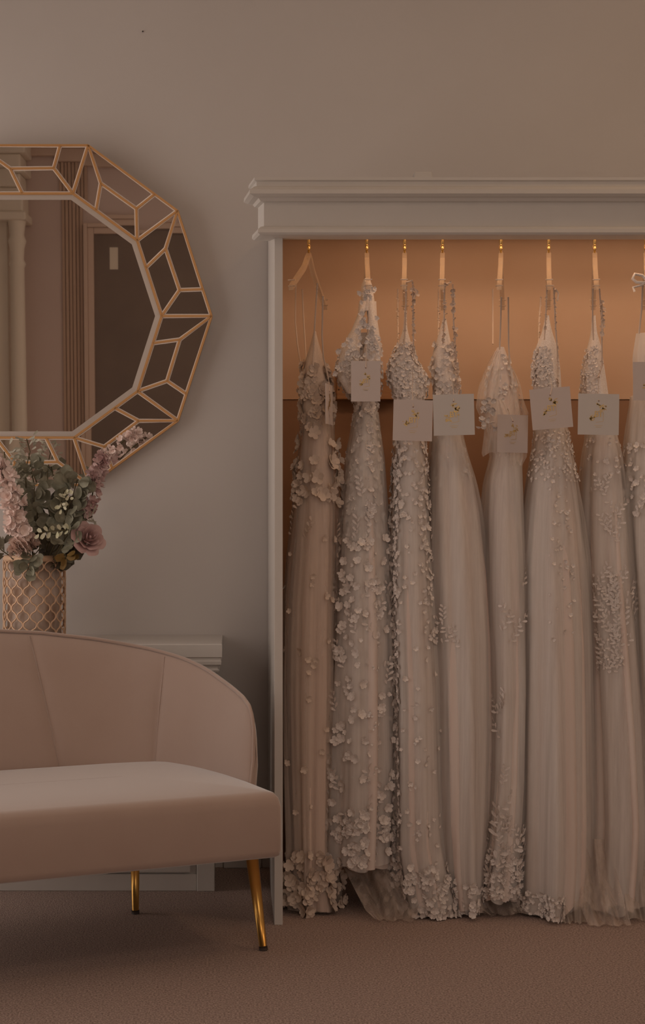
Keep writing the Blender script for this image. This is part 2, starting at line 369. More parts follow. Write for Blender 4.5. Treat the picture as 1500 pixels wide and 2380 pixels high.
MB().box(.19, 1.81, 4.50, 4.54, 2.125, 2.14).build('housing', M['white'], led, smooth=False)
MB().box(.20, 1.80, 4.505, 4.535, 2.121, 2.125).build('diffuser', M['lampe'], led, smooth=False)
l = area('wardrobe_light', (1.12, 4.52, 2.115), (math.radians(12), 0, 0), 1.35, .03, .72, (1.0, 0.71, 0.48)); l.parent = led; l.matrix_parent_inverse = Matrix.Translation(-Vector(led.location)); del l['kind']

bodice_fill = thing('strip_light', 'added warm fill light just behind the front cornice, brightening the bodices', 'lamp', (1.05, 4.19, 2.13))  # added fill strip to brighten the bodices, not a known fitting
MB().box(.19, 1.9, 4.15, 4.23, 2.125, 2.14).build('housing', M['white'], bodice_fill, smooth=False)  # housing and diffuser belong to the added fill strip
MB().box(.20, 1.89, 4.155, 4.225, 2.121, 2.125).build('diffuser', M['lampe'], bodice_fill, smooth=False)
l = area('wardrobe_light', (1.12, 4.19, 2.115), (math.radians(14), 0, 0), 1.5, .07, 1.2, (1.0, 0.76, 0.57)); l.parent = bodice_fill; l.matrix_parent_inverse = Matrix.Translation(-Vector(bodice_fill.location)); del l['kind']  # added fill light for the bodices
# ------------------------------------------------------------------ sofa
TH = math.radians(23)
O = P(659, 1840, 3.80); 
sofa = thing('sofa', 'blush pink velvet tub sofa with slim gold legs in front of the mantelpiece', 'sofa', (O.x, O.y, 0), TH)
SW = 1.42
def sp(name, mb, m, label=None, bevel=0, smooth=True):
    o = mb.build(name, m, None, smooth=smooth, label=label, bevel=bevel); o.parent = sofa; return o
# seat: rounded slab
def rrect(x0, x1, y0, y1, r, n=8):
    pts = []
    for cx, cy, a0 in ((x1-r, y0+r, -PI/2), (x1-r, y1-r, 0), (x0+r, y1-r, PI/2), (x0+r, y0+r, PI)):
        for k in range(n+1): a = a0+PI/2*k/n; pts.append((cx+r*math.cos(a), cy+r*math.sin(a)))
    return pts
def dense(pts, step=.03):
    out = []
    for i in range(len(pts)):
        a, b_ = pts[i], pts[(i+1) % len(pts)]; n = max(1, int(math.dist(a, b_)/step))
        for k in range(n): out.append(lerp(a, b_, k/n))
    return out
mb = MB(); rings = []
for ins, z in ((.06, .268), (.012, .269), (.003, .275), (.0, .29), (.0, .36), (.001, .405), (.006, .427), (.016, .440), (.035, .450), (.07, .460), (.12, .468), (.18, .473), (.25, .475), (.30, .4755), (.3395, .4756)):
    z = z if z < .44 else .44+(z-.44)*.45
    base = rrect(-SW, 0, 0, .68, .016); bd = dense(base)
    rings.append([(-SW/2+(x+SW/2)*(1-ins/(SW/2)), .34+(y-.34)*(1-ins/.34), z) for x, y in bd])
mb.grid(rings, cv=True); mb.poly(rings[0][::-1])
sp('seat', mb, M['velvet'])
# back and arm shell along a plan curve
half = [(-.012, .20), (-.022, .30), (-.045, .40), (-.085, .50), (-.150, .585), (-.25, .64), (-.36, .668), (-.5, .68), (-.62, .684), (-SW/2, .685)]
plan = half+[(-SW-x, y) for x, y in half[-2::-1]]
def resample(pl, n):
    pl = [Vector((*p, 0)) for p in pl]; out = []
    # catmull
    d_ = []
    for i in range(len(pl)-1):
        p0, p1, p2, p3 = pl[max(i-1, 0)], pl[i], pl[i+1], pl[min(i+2, len(pl)-1)]
        for k in range(24):
            t = k/24
            d_.append(.5*((2*p1)+(-p0+p2)*t+(2*p0-5*p1+4*p2-p3)*t*t+(-p0+3*p1-3*p2+p3)*t**3))
    d_.append(pl[-1]); acc = [0]
    for a, b_ in zip(d_, d_[1:]): acc.append(acc[-1]+(b_-a).length)
    S = acc[-1]
    for k in range(n):
        s_ = S*k/(n-1); out.append((float(np.interp(s_, acc, [p.x for p in d_])), float(np.interp(s_, acc, [p.y for p in d_]))))
    return out, S
NS = 260
pl, S = resample(plan, NS)
hs = [0, .006, .018, .04, .08, .2, .33, .46, .60, .75, .95, S/2]
hh = [.51, .575, .620, .648, .668, .708, .750, .786, .815, .836, .850, .855]
def hgt(s): s = min(s, S-s); return float(np.interp(s, hs, hh))
def lean(s): s = min(s, S-s); return float(np.interp(s, [0, .2, .5, .8], [.012, .03, .075, .085]))
seams = [(.425, .415), (.70, .785), (S/2, S/2), (S-.70, S-.785), (S-.425, S-.415)]
def bulge(s, t):
    e = [0]+[a+(b_-a)*t for a, b_ in seams]+[S]
    for a, b_ in zip(e, e[1:]):
        if a <= s <= b_:
            q = min(s-a if a > 0 else 9, b_-s if b_ < S else 9)
            en = 1-math.exp(-min(s, S-s)/.05)
            return .016*(1-math.exp(-q/.018))*en
    return 0
rows = []
pipe = []
for i in range(NS):
    s = S*i/(NS-1); a = Vector((*pl[max(i-1, 0)], 0)); b_ = Vector((*pl[min(i+1, NS-1)], 0)); t_ = (b_-a).normalized()
    n_ = Vector((t_.y, -t_.x, 0)); c = Vector((*pl[i], 0))
    h = hgt(s); ln = lean(s); row = []
    for k in range(13):
        t = k/12; z = .38+(h-.012-.38)*t
        row.append(c+n_*(ln*t**1.3-bulge(s, t)*math.sin(PI*min(1, t*.9+.1))**.5)+Vector((0, 0, z)))
    th = float(np.interp(min(s, S-s), [0, .15, .5], [.016, .022, .055]))
    row.append(c+n_*(ln+.010)+Vector((0, 0, h-.002))); row.append(c+n_*(ln+th*.55)+Vector((0, 0, h)))
    row.append(c+n_*(ln+th-.006)+Vector((0, 0, h-.006))); row.append(c+n_*(ln+th)+Vector((0, 0, h-.025)))
    row.append(c+n_*(ln*.6+th)+Vector((0, 0, .38+(h-.38)*.4)))
    row.append(c+n_*(th*.8)+Vector((0, 0, .30)))
    row.append(c+n_*(.0)+Vector((0, 0, .30)))
    rows.append(row); pipe.append(c+n_*(ln+.006)+Vector((0, 0, h+.000)))
mb = MB(); mb.grid(rows, cv=True)
mb.poly(rows[0]); mb.poly(rows[-1][::-1])
sp('backrest', mb, M['velvet'])
e0 = [Vector(rows[0][k])+Vector((0, -.002, 0)) for k in range(0, 13, 2)]; e1 = [Vector(rows[-1][k])+Vector((0, -.002, 0)) for k in range(0, 13, 2)]
sp('piping', MB().tube(e0+pipe[1:-1]+e1[::-1], .0055, 8), M['velvet'])
# seam piping lines
for a, b_ in seams:
    pts = []
    for k in range(11):
        t = k/10; s = a+(b_-a)*t; i = s/S*(NS-1); i0 = int(i); f_ = i-i0
        kk = min(12, k*1.2); k0 = int(kk); g_ = kk-k0
        r0, r1 = rows[i0], rows[min(i0+1, NS-1)]
        q0 = Vector(r0[k0]).lerp(Vector(r0[min(k0+1, 12)]), g_); q1 = Vector(r1[k0]).lerp(Vector(r1[min(k0+1, 12)]), g_)
        pts.append(q0.lerp(q1, f_))
    sp('seam', MB().tube(pts, .0016, 6), M['velvet'])
def tolocal(p):
    q = p-Vector((O.x, O.y, 0)); c, s = math.cos(-TH), math.sin(-TH)
    return Vector((q.x*c-q.y*s, q.x*s+q.y*c, q.z))
def leg(top, bot, r0, r1, m, label):
    d_ = bot-top
    o = sp('leg', MB().tube([top, top+d_*.5, top+d_*.965], [r0, (r0+r1)/2, r1], 16), m, label)
    c_ = MB().tube([top+d_*.96, bot], [r1*1.12, r1*1.12], 16).build('foot_cap', M['dark'], None); c_.parent = o
ft = tolocal(P(583, 2002, 3.92)); ft.z = .272
fb_ = tolocal(P(613, 2209, 3.873)); fb_.z = .0
leg(ft, fb_, .0185, .0105, M['goldleg'], 'gold front leg')
rt = tolocal(P(313, 2035, 4.25)); rt.z = .28; rb = tolocal(P(315, 2123, 4.25)); rb.z = 0
leg(rt, rb, .0165, .0105, M['goldleg'], 'gold rear leg in shadow')
for a, c_ in ((ft, fb_), (rt, rb)):
    a2 = a.copy(); a2.x = -SW-a.x; c2 = c_.copy(); c2.x = -SW-c_.x; leg(a2, c2, .0175, .0105, M['goldleg'], None)

# ------------------------------------------------------------------ flowers and leaves
def frame(n):
    n = n.normalized(); a = n.orthogonal().normalized(); return a, n.cross(a), n
def petal(mb, base, d, n, ln, wd, curl=.3, tip=.0):
    """one petal / leaf: base point, direction d, face normal n"""
    d = d.normalized(); s = d.cross(n).normalized(); n = s.cross(d).normalized(); rows_ = []
    for t, w_ in ((0, .15), (.25, .66), (.55, 1.0), (.84, .86), (1, .06+tip*1.5)):
        c = base+d*ln*t+n*ln*curl*t*t
        rows_.append([c-s*wd/2*w_+n*wd*.12*w_, c, c+s*wd/2*w_+n*wd*.12*w_])
    mb.grid(rows_)
def blossom(mb, c, n, r, k=5, rnd=random, curl=.35, wdt=.95):
    a, b_, n = frame(n); ph = rnd.uniform(0, 6)
    for i in range(k):
        t = ph+i*2*PI/k+rnd.uniform(-.15, .15); d = a*math.cos(t)+b_*math.sin(t)+n*rnd.uniform(.1, .5)
        petal(mb, c, d, n, r*rnd.uniform(.85, 1.15), r*wdt, curl, .3)
def rdir(rnd, toward=Vector((0, -1, 0)), spread=1.0):
    return (toward+Vector((rnd.uniform(-1, 1), rnd.uniform(-1, 1), rnd.uniform(-1, 1)))*spread).normalized()

# ------------------------------------------------------------------ gowns
def smooth_tab(rows_, col):
    py = np.array([r[0] for r in rows_], float); v = np.array([r[col] for r in rows_], float)
    g = np.arange(py[0], py[-1]+1, 4.0); y = np.interp(g, py, v)
    ker = np.hanning(11); ker /= ker.sum(); yp = np.pad(y, 5, mode='reflect', reflect_type='odd')
    return g, np.convolve(yp, ker, 'valid')
class Gown:
    def __init__(s, rows_, d, seed, fold=.014, bmax=.15, waist=None, ex=(0, 0), y0=0):
        s.d = d; s.rows = rows_; s.gy, s.xl = smooth_tab(rows_, 1); _, s.xr = smooth_tab(rows_, 2)
        s.top, s.bot = rows_[0][0], rows_[-1][0]; s.fold = fold; s.bmax = bmax; s.waist = waist or s.top+330
        r = random.Random(seed); s.h = [(n_, r.uniform(0, 6.28), r.uniform(-1.2, 1.2), a_) for n_, a_ in ((3, .35), (5, .45), (8, .5), (11, .35), (17, .16), (29, .05))]
        s.hr = [(r.randint(2, 7), r.uniform(0, 6.28)) for _ in range(4)]; s.slope = 0; s.ex = ex
    def pt(s, t, py, off=0.0, ex=None):
        ex = ex or (0, 0)
        xl = np.interp(py, s.gy, s.xl); xr = np.interp(py, s.gy, s.xr)
        v = min(1, max(0, (py-s.waist)/900.)); v0 = min(1, max(0, (py-s.top)/(s.waist-s.top)))
        xl -= ex[0]*min(1, max(0, (py-s.waist+60)/350.)); xr += ex[1]*min(1, max(0, (py-s.waist+60)/350.))
        k = s.d/F; a = max(.003, (xr-xl)/2*k); cx = ((xl+xr)/2-HX)*k
        b_ = .02+.06*v0+(s.bmax-.08)*v**.7 if py > s.top else .02
        b_ = max(b_, .02)
        amp = s.fold*(.12+.88*v)*min(1, a/.05)
        f = sum(A*math.sin(n_*t+ph+dr*v*2) for n_, ph, dr, A in s.h)
        a2 = max(.002, a-amp*.5)
        nx, ny = b_*math.cos(t), a2*math.sin(t); L_ = math.hypot(nx, ny)+1e-6
        o = amp*f+off
        return Vector((cx+a2*math.cos(t)+nx/L_*o, s.d+b_*math.sin(t)+ny/L_*o, CH-(py-HY)*k))
    def hem(s, t):
        return s.bot+sum(5*math.sin(n_*t+ph) for n_, ph in s.hr)-8+s.slope*math.cos(t)
    def loft(s, p0, p1, n, m=150, off=0., ex=None, hem=False, hk=0):
        g = []
        for i in range(n+1):
            f_ = i/n; row = []
            for k in range(m):
                t = 2*PI*k/m; q1 = (s.hem(t)+hk) if hem else p1
                py = p0+(q1-p0)*f_
                p = s.pt(t, min(py, s.bot+12), off, ex); p.z = max(p.z, .006+.004*f_); row.append(p)
            g.append(row)
        return g
    def surf(s, t, py, off=.002, ex=None):
        p = s.pt(t, py, off, ex); p1 = s.pt(t+.03, py, off, ex); p2 = s.pt(t, py+6, off, ex)
        n = (p2-p).cross(p1-p)
        c = Vector(((np.interp(py, s.gy, s.xl)+np.interp(py, s.gy, s.xr))/2*s.d/F-HX*s.d/F, s.d, p.z))
        if n.length < 1e-9: n = p-c
        n.normalize()
        if n.dot(p-c) < 0: n = -n
        p.z = max(p.z, .012)
        return p, n

def flowers_on(g, mb, rnd, n, py0, py1, rpx, t0=-PI, t1=0., bias=1.0, k=5, ex=None, off=.003, jit=.5):
    for _ in range(int(n*1.9)):
        py = py0+(py1-py0)*rnd.random()**bias; t = rnd.uniform(t0, t1); p, nn = g.surf(t, py, off, ex)
        blossom(mb, p, (nn*1.4+Vector((rnd.uniform(-jit, jit), -.2, rnd.uniform(-jit, jit)))), rnd.uniform(*rpx)*g.d/F*.85, k, rnd, .10, .85)
def sprig_on(g, mb, rnd, n, py0, py1, lpx, t0=-2.6, t1=-.5, ex=None, nleaf=7, off=.004):
    for _ in range(n):
        py = rnd.uniform(py0, py1); t = rnd.uniform(t0, t1); dt = rnd.uniform(-.08, .08); st = lpx*.45
        for j in range(nleaf):
            p, nn = g.surf(t+dt*j, py-st*j, off, ex); q, _n = g.surf(t+dt*(j+1), py-st*(j+1), off, ex)
            d_ = (q-p).normalized(); sd = d_.cross(nn)*(1 if j % 2 else -1)
            petal(mb, p, d_*.8+sd*.8+nn*.25, nn, lpx*g.d/F*rnd.uniform(.8, 1.15), lpx*g.d/F*.42, .1)
def strapline(mb, pts, r=.0024, beads=0, petals=None, rnd=random):
    q = [P(*p) for p in pts]; mb.tube(q, r, 6); petals = petals and petals*1.45
    for a, b_ in zip(q, q[1:]):
        n = max(1, int((b_-a).length/.009))
        for i in range(n):
            c = a.lerp(b_, (i+.5)/n)
            if beads: mb.ball(c+Vector((rnd.uniform(-1, 1)*.001, 0, 0)), beads, 4)
            if petals and rnd.random() < .8: blossom(mb, c, rdir(rnd), petals*rnd.uniform(.6, 1.3), 4, rnd)

HGR = 'clear hangers on the wardrobe rail'
def hanger(x, rz, label, tilt=0):
    h = thing('clothes_hanger', label, 'hanger', (x, RY, RZc), rz, HGR)
    ho = []
    for k in range(15):
        a = math.radians(-20+k*17); ho.append((0.019*math.cos(a), 0, .019*math.sin(a)-.0))
    ho = [(p[0], p[1], p[2]) for p in ho][::1]
    ho = [(-.0*1, 0, -.085), (0, 0, -.04), (.004, 0, -.028)]+[(.018*math.sin(a_), 0, -.018*math.cos(a_)) for a_ in [math.radians(x_) for x_ in (25, 60, 95, 130, 165, 200, 235, 265)]]
    def hp(name, mb, m, sm=True):
        o = mb.build(name, m, None, smooth=sm); o.parent = h; return o
    hp('hook', MB().tube(ho, .0034, 8), M['brass'])
    hp('collar', MB().lathe([(.0, -.030), (.0042, -.030), (.0046, -.034), (.0046, -.058), (.0038, -.059), (.0038, -.062), (.0050, -.063), (.0050, -.074), (.004, -.077), (0, -.077)], (0, 0, 0), 12), M['brass'])
    # arm: thin transparent shoulder shape
    up = [(-.19, -.215), (-.15, -.190), (-.10, -.160), (-.05, -.130), (-.015, -.095), (0, -.084), (.015, -.095), (.05, -.130), (.10, -.160), (.15, -.190), (.19, -.215)]
    lo = [(.195, -.228), (.15, -.212), (.10, -.190), (.05, -.170), (0, -.160), (-.05, -.170), (-.10, -.190), (-.15, -.212), (-.195, -.228)]
    hp('arm', MB().prism([(x_, -.007, z_) for x_, z_ in up]+[(x_*1.01, -.007, z_-.016) for x_, z_ in up[::-1]], (0, .014, 0)), M['acrylic'], False)
    for s_ in (-1, 1):
        for z_ in (-.200, -.218): hp('notch_bar', MB().tube([(s_*.185, -.011, z_), (s_*.185, .011, z_)], .0019, 6), M['strap'])
    return h

def card(px, py, d, w_, h_, roll, yaw, m, label, string, plain=False):
    c = P(px, py, d)
    t = thing('gown_tag', label, 'tag', c, 0, 'square card tags hanging on the gowns')
    R = Matrix.Rotation(yaw, 4, 'Z') @ Matrix.Rotation(roll, 4, 'Y')
    t.rotation_euler = R.to_euler()
    def cp(name, mb, mm, sm=False):
        o = mb.build(name, mm, None, smooth=sm); o.parent = t; return o
    cp('card', MB().box(-w_/2, w_/2, 0, .0012, -h_/2, h_/2), m)
    cp('eyelet', MB().prism([(.002*math.cos(k*PI/5), -.0006, h_*.33+.002*math.sin(k*PI/5)) for k in range(10)], (0, .0005, 0)), M['eye'])
    e = MB(); rr = random.Random(int(px)); y = -.0006; s_ = w_/.12
    for cx, cz, n_, sp_ in ((.012, .016, 16, .010), (-.018, -.010, 16, .010), (.0, .028, 6, .005)):
        for _ in range(n_):
            q = Vector((cx*s_+rr.gauss(0, sp_*.5)*s_, y, cz*s_+rr.gauss(0, sp_*.5)*s_)); a_ = rr.uniform(0, 6.28)
            d_ = Vector((math.cos(a_), 0, math.sin(a_))); n2 = Vector((-d_.z, 0, d_.x)); ll = rr.uniform(.003, .0065)*s_
            e.poly([q-d_*ll, q+n2*ll*.3, q+d_*ll, q-n2*ll*.3])
    fr_ = [(.014, .006), (.014, -.020), (-.008, -.024)]
    for a_, b_ in zip(fr_, fr_[1:]):
        p0, p1 = Vector((a_[0]*s_, y, a_[1]*s_)), Vector((b_[0]*s_, y, b_[1]*s_)); dd = (p1-p0).normalized(); n2 = Vector((-dd.z, 0, dd.x))*.0004
        e.poly([p0-n2, p1-n2, p1+n2, p0+n2])
    for j, (w2, z2) in enumerate(((.018, -.033), (.012, -.038))):
        for i in range(9):
            x_ = (-w2+2*w2*i/8)*s_*.6; e.poly([(x_-.0011, y, z2*s_), (x_+.0011, y, z2*s_), (x_+.0011, y, z2*s_+.0009), (x_-.0011, y, z2*s_+.0009)])
    if not plain: cp('emblem', e, M['foil'])
    # monogram
    cu = bpy.data.curves.new('monogram', 'FONT'); cu.body = 'BT'; cu.size = .024*s_; cu.align_x = 'CENTER'; cu.align_y = 'CENTER'; cu.extrude = .0002; cu.space_character = .85
    to = bpy.data.objects.new('tmp', cu); C.objects.link(to)
    me = bpy.data.meshes.new_from_object(to.evaluated_get(bpy.context.evaluated_depsgraph_get())); bpy.data.objects.remove(to)
    me.materials.clear(); me.materials.append(M['foil'])
    mo = bpy.data.objects.new('monogram', me); C.objects.link(mo); mo.parent = t; mo.rotation_euler = (PI/2, 0, 0); mo.location = (0, -.0008, .0)
    # string
    hole = Vector((0, -.001, h_*.33)); Ri = R.inverted()
    pts = [Ri @ (P(*q)-c) for q in string]+[hole]
    cp('string', MB().tube(pts, .0011, 5), M['strap'], True)
    return t

GG = None
def make_gown(label, rows_, d, seed, lin, tul, lace, ex, waist, straps, deco, fold=.014, bmax=.15, dpth=0, hemk=0, slope=0):
    g = Gown(rows_, d, seed, fold, bmax, waist); g.slope = slope; rnd = random.Random(seed+100)
    x = ((rows_[-1][1]+rows_[-1][2])/2-HX)*d/F
    T = thing('wedding_gown', label, 'gown', (x, d, 0), 0, 'bridal gowns hanging in the wardrobe')
    def gp(name, mb, m, label=None, smooth=True):
        o = mb.build(name, m, T, smooth, label); return o
    mb = MB(); mb.grid(g.loft(g.top, waist, 34, 90), cv=True); gp('bodice', mb, lace if deco.get('lacebody') else lin)
    mb = MB(); mb.grid(g.loft(waist, g.bot, 60, 190, hem=True), cv=True); gp('skirt', mb, lin)
    g2 = Gown(rows_, d, seed+7, fold*1.15, bmax, waist); g2.slope = slope
    mb = MB(); mb.grid(g2.loft(waist-40, g.bot, 50, 190, off=.008, ex=ex, hem=True, hk=hemk), cv=True); gp('tulle_overlay', mb, tul)
    if straps:
        for s_ in straps: mb = MB(); strapline(mb, rnd=rnd, **s_); gp('strap', mb, deco.get('strapm', M['strap']))
    mb = MB()
    for kind, kw in deco.get('do', []):
        gg = g
        if kw['py0'] >= waist-10: gg = g2; kw['ex'] = ex; kw['off'] = .010
        if kind == 'f': flowers_on(gg, mb, rnd, **kw)
        else: sprig_on(gg, mb, rnd, **kw)
    if mb.v: gp('lace_applique', mb, lace)['kind'] = 'stuff'
    return T, g, g2
def sheet(rows_px, name, m, parent, ripple=.006, seed=0, nx=40, drop=True):
    """a panel of cloth: rows of (py, xl, xr, depth)"""
    r = random.Random(seed); ph = [r.uniform(0, 6) for _ in range(3)]; mb = MB(); g = []
    a = np.array(rows_px, float); n = 26
    for i in range(n+1):
        t = i/n*(len(a)-1); q = [np.interp(t, range(len(a)), a[:, c]) for c in range(4)]; row = []
        for k in range(nx+1):
            u = k/nx; x_ = q[1]+(q[2]-q[1])*u
            dd = q[3]+ripple*(math.sin(u*14+ph[0])+.6*math.sin(u*29+ph[1]+i*.1))
            p = P(x_, q[0]+6*math.sin(u*9+ph[2])*(i/n), dd); p.z = max(p.z, .004+.003*abs(math.sin(u*17+i))); row.append(p)
        g.append(row)
    mb.grid(g); return mb.build(name, m, parent)

D = 4.35
f_ = lambda **k: ('f', k)
s_ = lambda **k: ('s', k)
# gown 1
r1 = [(772, 729, 735), (800, 722, 742), (850, 706, 758), (900, 697, 768), (950, 698, 776), (1000, 705, 768), (1050, 702, 772), (1100, 697, 776), (1200, 690, 778), (1300, 682, 776), (1400, 674, 775), (1600, 670, 774), (1800, 674, 768), (1950, 680, 762), (2040, 678, 770), (2112, 684, 776)]
T1, G1, G1b = make_gown('champagne gown with large petals at hem and bust, first beside the left post', r1, D, 11, M['sat_tan'], M['tul_tan'], M['lace_tan'], (14, 12), 1010,
    [dict(pts=[(688, 660, 4.5), (687, 750, 4.5), (692, 800, 4.46), (700, 850, 4.4)], beads=.0021), dict(pts=[(703, 672, 4.5), (706, 740, 4.5), (710, 800, 4.45), (712, 850, 4.38)], beads=.0021),
     dict(pts=[(738, 658, 4.2), (733, 740, 4.22), (730, 790, 4.26), (728, 850, 4.3)], beads=.0024), dict(pts=[(751, 688, 4.2), (749, 780, 4.22), (752, 830, 4.27), (764, 880, 4.3)], beads=.0022)],
    dict(lacebody=True, do=[f_(n=46, py0=850, py1=1010, rpx=(10, 17)), f_(n=30, py0=1010, py1=1170, rpx=(12, 22)), f_(n=60, py0=1960, py1=2095, rpx=(12, 22)), s_(n=8, py0=1080, py1=1260, lpx=14), f_(n=16, py0=1250, py1=1950, rpx=(7, 12))]), fold=.013, bmax=.13)
# gown 2
r2 = [(775, 812, 882), (830, 786, 886), (880, 784, 886), (920, 806, 884), (940, 830, 872), (1000, 822, 878), (1060, 811, 886), (1130, 803, 890), (1200, 797, 894), (1350, 786, 902), (1500, 777, 909), (1650, 768, 912), (1800, 764, 912), (1900, 761, 909), (2004, 757, 906)]
T2, G2, G2b = make_gown('ivory halter gown covered in raised flowers, short hem above the carpet', r2, D, 22, M['sat_nude'], M['tul_ivory'], M['lace'], (4, 5), 1000, [],
    dict(lacebody=True, do=[f_(n=90, py0=800, py1=935, rpx=(5, 9)), f_(n=170, py0=940, py1=1250, rpx=(6, 11)), f_(n=130, py0=1250, py1=1900, rpx=(7, 15)), f_(n=70, py0=1880, py1=1985, rpx=(9, 16)), f_(n=170, py0=950, py1=1980, rpx=(3, 6)), s_(n=30, py0=1150, py1=1980, lpx=15)]), fold=.012, bmax=.14)
# halter neck: a thick band that splits round a keyhole
mb = MB()
def band(pts, m_):
    rr = []
    for px_, py_, w_, d_ in pts:
        rr.append([P(px_+w_*math.cos(a), py_, d_+.03*math.sin(a)) for a in [2*PI*k/20 for k in range(20)]])
    m_.grid(rr, cv=True)
band([(853, 648, 7, 4.33), (853, 665, 13, 4.33), (855, 700, 16, 4.33), (854, 722, 17, 4.33)], mb)
band([(848, 700, 13, 4.33), (840, 730, 8, 4.32), (829, 765, 11, 4.31), (818, 800, 20, 4.30), (810, 845, 25, 4.28), (808, 880, 22, 4.28), (812, 915, 4, 4.28)], mb)
band([(862, 700, 13, 4.33), (866, 740, 11, 4.32), (868, 780, 15, 4.31), (866, 810, 20, 4.30), (862, 850, 22, 4.3)], mb)
rr_ = random.Random(4)
for cx_, cy_, sx_, sy_, n_ in ((815, 845, 28, 45, 90), (866, 800, 14, 60, 60), (854, 680, 11, 24, 30), (842, 750, 10, 35, 20)):
    for _ in range(n_):
        blossom(mb, P(rr_.gauss(cx_, sx_*.5), rr_.gauss(cy_, sy_*.45), 4.245), rdir(rr_, Vector((0, -1, 0)), .5), rr_.uniform(.005, .010), 5, rr_, .1, .8)
mb.build('halter_neck', M['lace'], T2)
# gown 3
r3 = [(725, 941, 945), (765, 938, 946), (800, 926, 956), (850, 904, 972), (882, 902, 996), (905, 910, 992), (940, 924, 986), (1025, 925, 980), (1100, 920, 986), (1200, 915, 989), (1300, 910, 993), (1400, 908, 1001), (1600, 912, 1012), (1800, 910, 1014), (1950, 906, 1022), (2050, 915, 1050), (2140, 940, 1065)]
T3, G3, G3b = make_gown('blush gown edged with a dense trail of small white flowers', r3, D-.02, 33, M['sat_nude'], M['tul_ivory'], M['lace'], (4, 2), 1030,
    [dict(pts=[(945, 655, 4.2), (944, 700, 4.22), (942, 765, 4.27), (940, 800, 4.29)], petals=.004), dict(pts=[(960, 655, 4.2), (961, 760, 4.23), (962, 830, 4.28)], petals=.005), dict(pts=[(925, 672, 4.5), (925, 740, 4.46), (926, 800, 4.4)], petals=.003),
     dict(pts=[(945, 656, 4.2), (960, 652, 4.2)], petals=.004), dict(pts=[(960, 665, 4.2), (968, 680, 4.2), (962, 695, 4.2)], petals=.006)],
    dict(lacebody=True, do=[f_(n=150, py0=800, py1=930, rpx=(4, 8)), f_(n=150, py0=1030, py1=1500, rpx=(5, 10), t0=-3.3, t1=-2.1), f_(n=90, py0=1030, py1=1500, rpx=(5, 9), t0=-1.3, t1=.1), f_(n=60, py0=1030, py1=1400, rpx=(5, 9)),
                            f_(n=110, py0=1500, py1=2060, rpx=(6, 11), t0=-3.2, t1=-2.2), f_(n=110, py0=1990, py1=2125, rpx=(7, 13)), f_(n=50, py0=1500, py1=2000, rpx=(5, 9))]), fold=.012, bmax=.15, slope=18)
# gown 4
r4 = [(742, 1030, 1037), (785, 1018, 1046), (820, 1006, 1054), (870, 1003, 1062), (917, 1008, 1066), (1012, 1008, 1070), (1060, 1003, 1082), (1120, 998, 1100), (1200, 996, 1116), (1350, 994, 1131), (1500, 1000, 1139), (1700, 1002, 1142), (1900, 1004, 1135), (2000, 1015, 1125), (2095, 1035, 1118)]
T4, G4, G4b = make_gown('full ivory tulle gown with petal cluster on bust, fourth from the left', r4, D, 44, M['sat_nude'], M['tul_ivory'], M['lace'], (8, 4), 1040,
    [dict(pts=[(1034, 657, 4.2), (1033, 740, 4.23), (1030, 800, 4.28)], petals=.005), dict(pts=[(1053, 660, 4.2), (1055, 750, 4.23), (1060, 830, 4.28), (1066, 900, 4.28)], petals=.006), dict(pts=[(1020, 672, 4.5), (1019, 800, 4.44)], petals=.003),
     dict(pts=[(1036, 660, 4.2), (1050, 657, 4.2)], petals=.005)],
    dict(lacebody=True, do=[f_(n=40, py0=800, py1=920, rpx=(7, 12)), f_(n=40, py0=1010, py1=1130, rpx=(4, 8)), f_(n=26, py0=1150, py1=1700, rpx=(4, 8), t0=-3.1, t1=-2.5), f_(n=45, py0=2020, py1=2090, rpx=(6, 12)), s_(n=4, py0=1300, py1=1500, lpx=12)]), fold=.017, bmax=.16)
# gown 5
r5 = [(808, 1156, 1172), (850, 1140, 1188), (900, 1128, 1200), (960, 1126, 1210), (1020, 1140, 1208), (1060, 1150, 1206), (1120, 1136, 1208), (1200, 1131, 1211), (1400, 1134, 1216), (1600, 1138, 1216), (1800, 1130, 1212), (1950, 1114, 1206), (2075, 1100, 1200)]
T5, G5, G5b = make_gown('gown with sheer tulle sleeves and white embroidered lace towards its hem', r5, D-.01, 55, M['sat_nude'], M['tul_ivory'], M['lace'], (10, 4), 1060,
    [dict(pts=[(1166, 690, 4.2), (1164, 760, 4.23), (1162, 812, 4.28)]), dict(pts=[(1182, 690, 4.2), (1183, 800, 4.25), (1186, 850, 4.28)]), dict(pts=[(1146, 672, 4.5), (1146, 800, 4.42)])],
    dict(do=[f_(n=30, py0=830, py1=960, rpx=(5, 9)), s_(n=9, py0=1450, py1=1900, lpx=14, t0=-2.6, t1=-1.8), s_(n=10, py0=1900, py1=2060, lpx=22), f_(n=120, py0=1970, py1=2060, rpx=(5, 10), t0=-2.8, t1=-.8), s_(n=26, py0=1900, py1=2050, lpx=12, t0=-2.7, t1=-.9), s_(n=4, py0=1300, py1=1500, lpx=13)]), fold=.012, bmax=.15)
mb = MB()
for xs in ([(1162, 812), (1135, 860), (1115, 905), (1108, 950), (1120, 985), (1126, 1020), (1121, 1050)], ):
    pass
sheet([(815, 1150, 1166, 4.26), (860, 1128, 1165, 4.24), (905, 1112, 1160, 4.22), (950, 1106, 1152, 4.21), (985, 1122, 1145, 4.21), (1000, 1128, 1142, 4.21)], 'sleeve', M['tul_sheer'], T5, .004, 1)
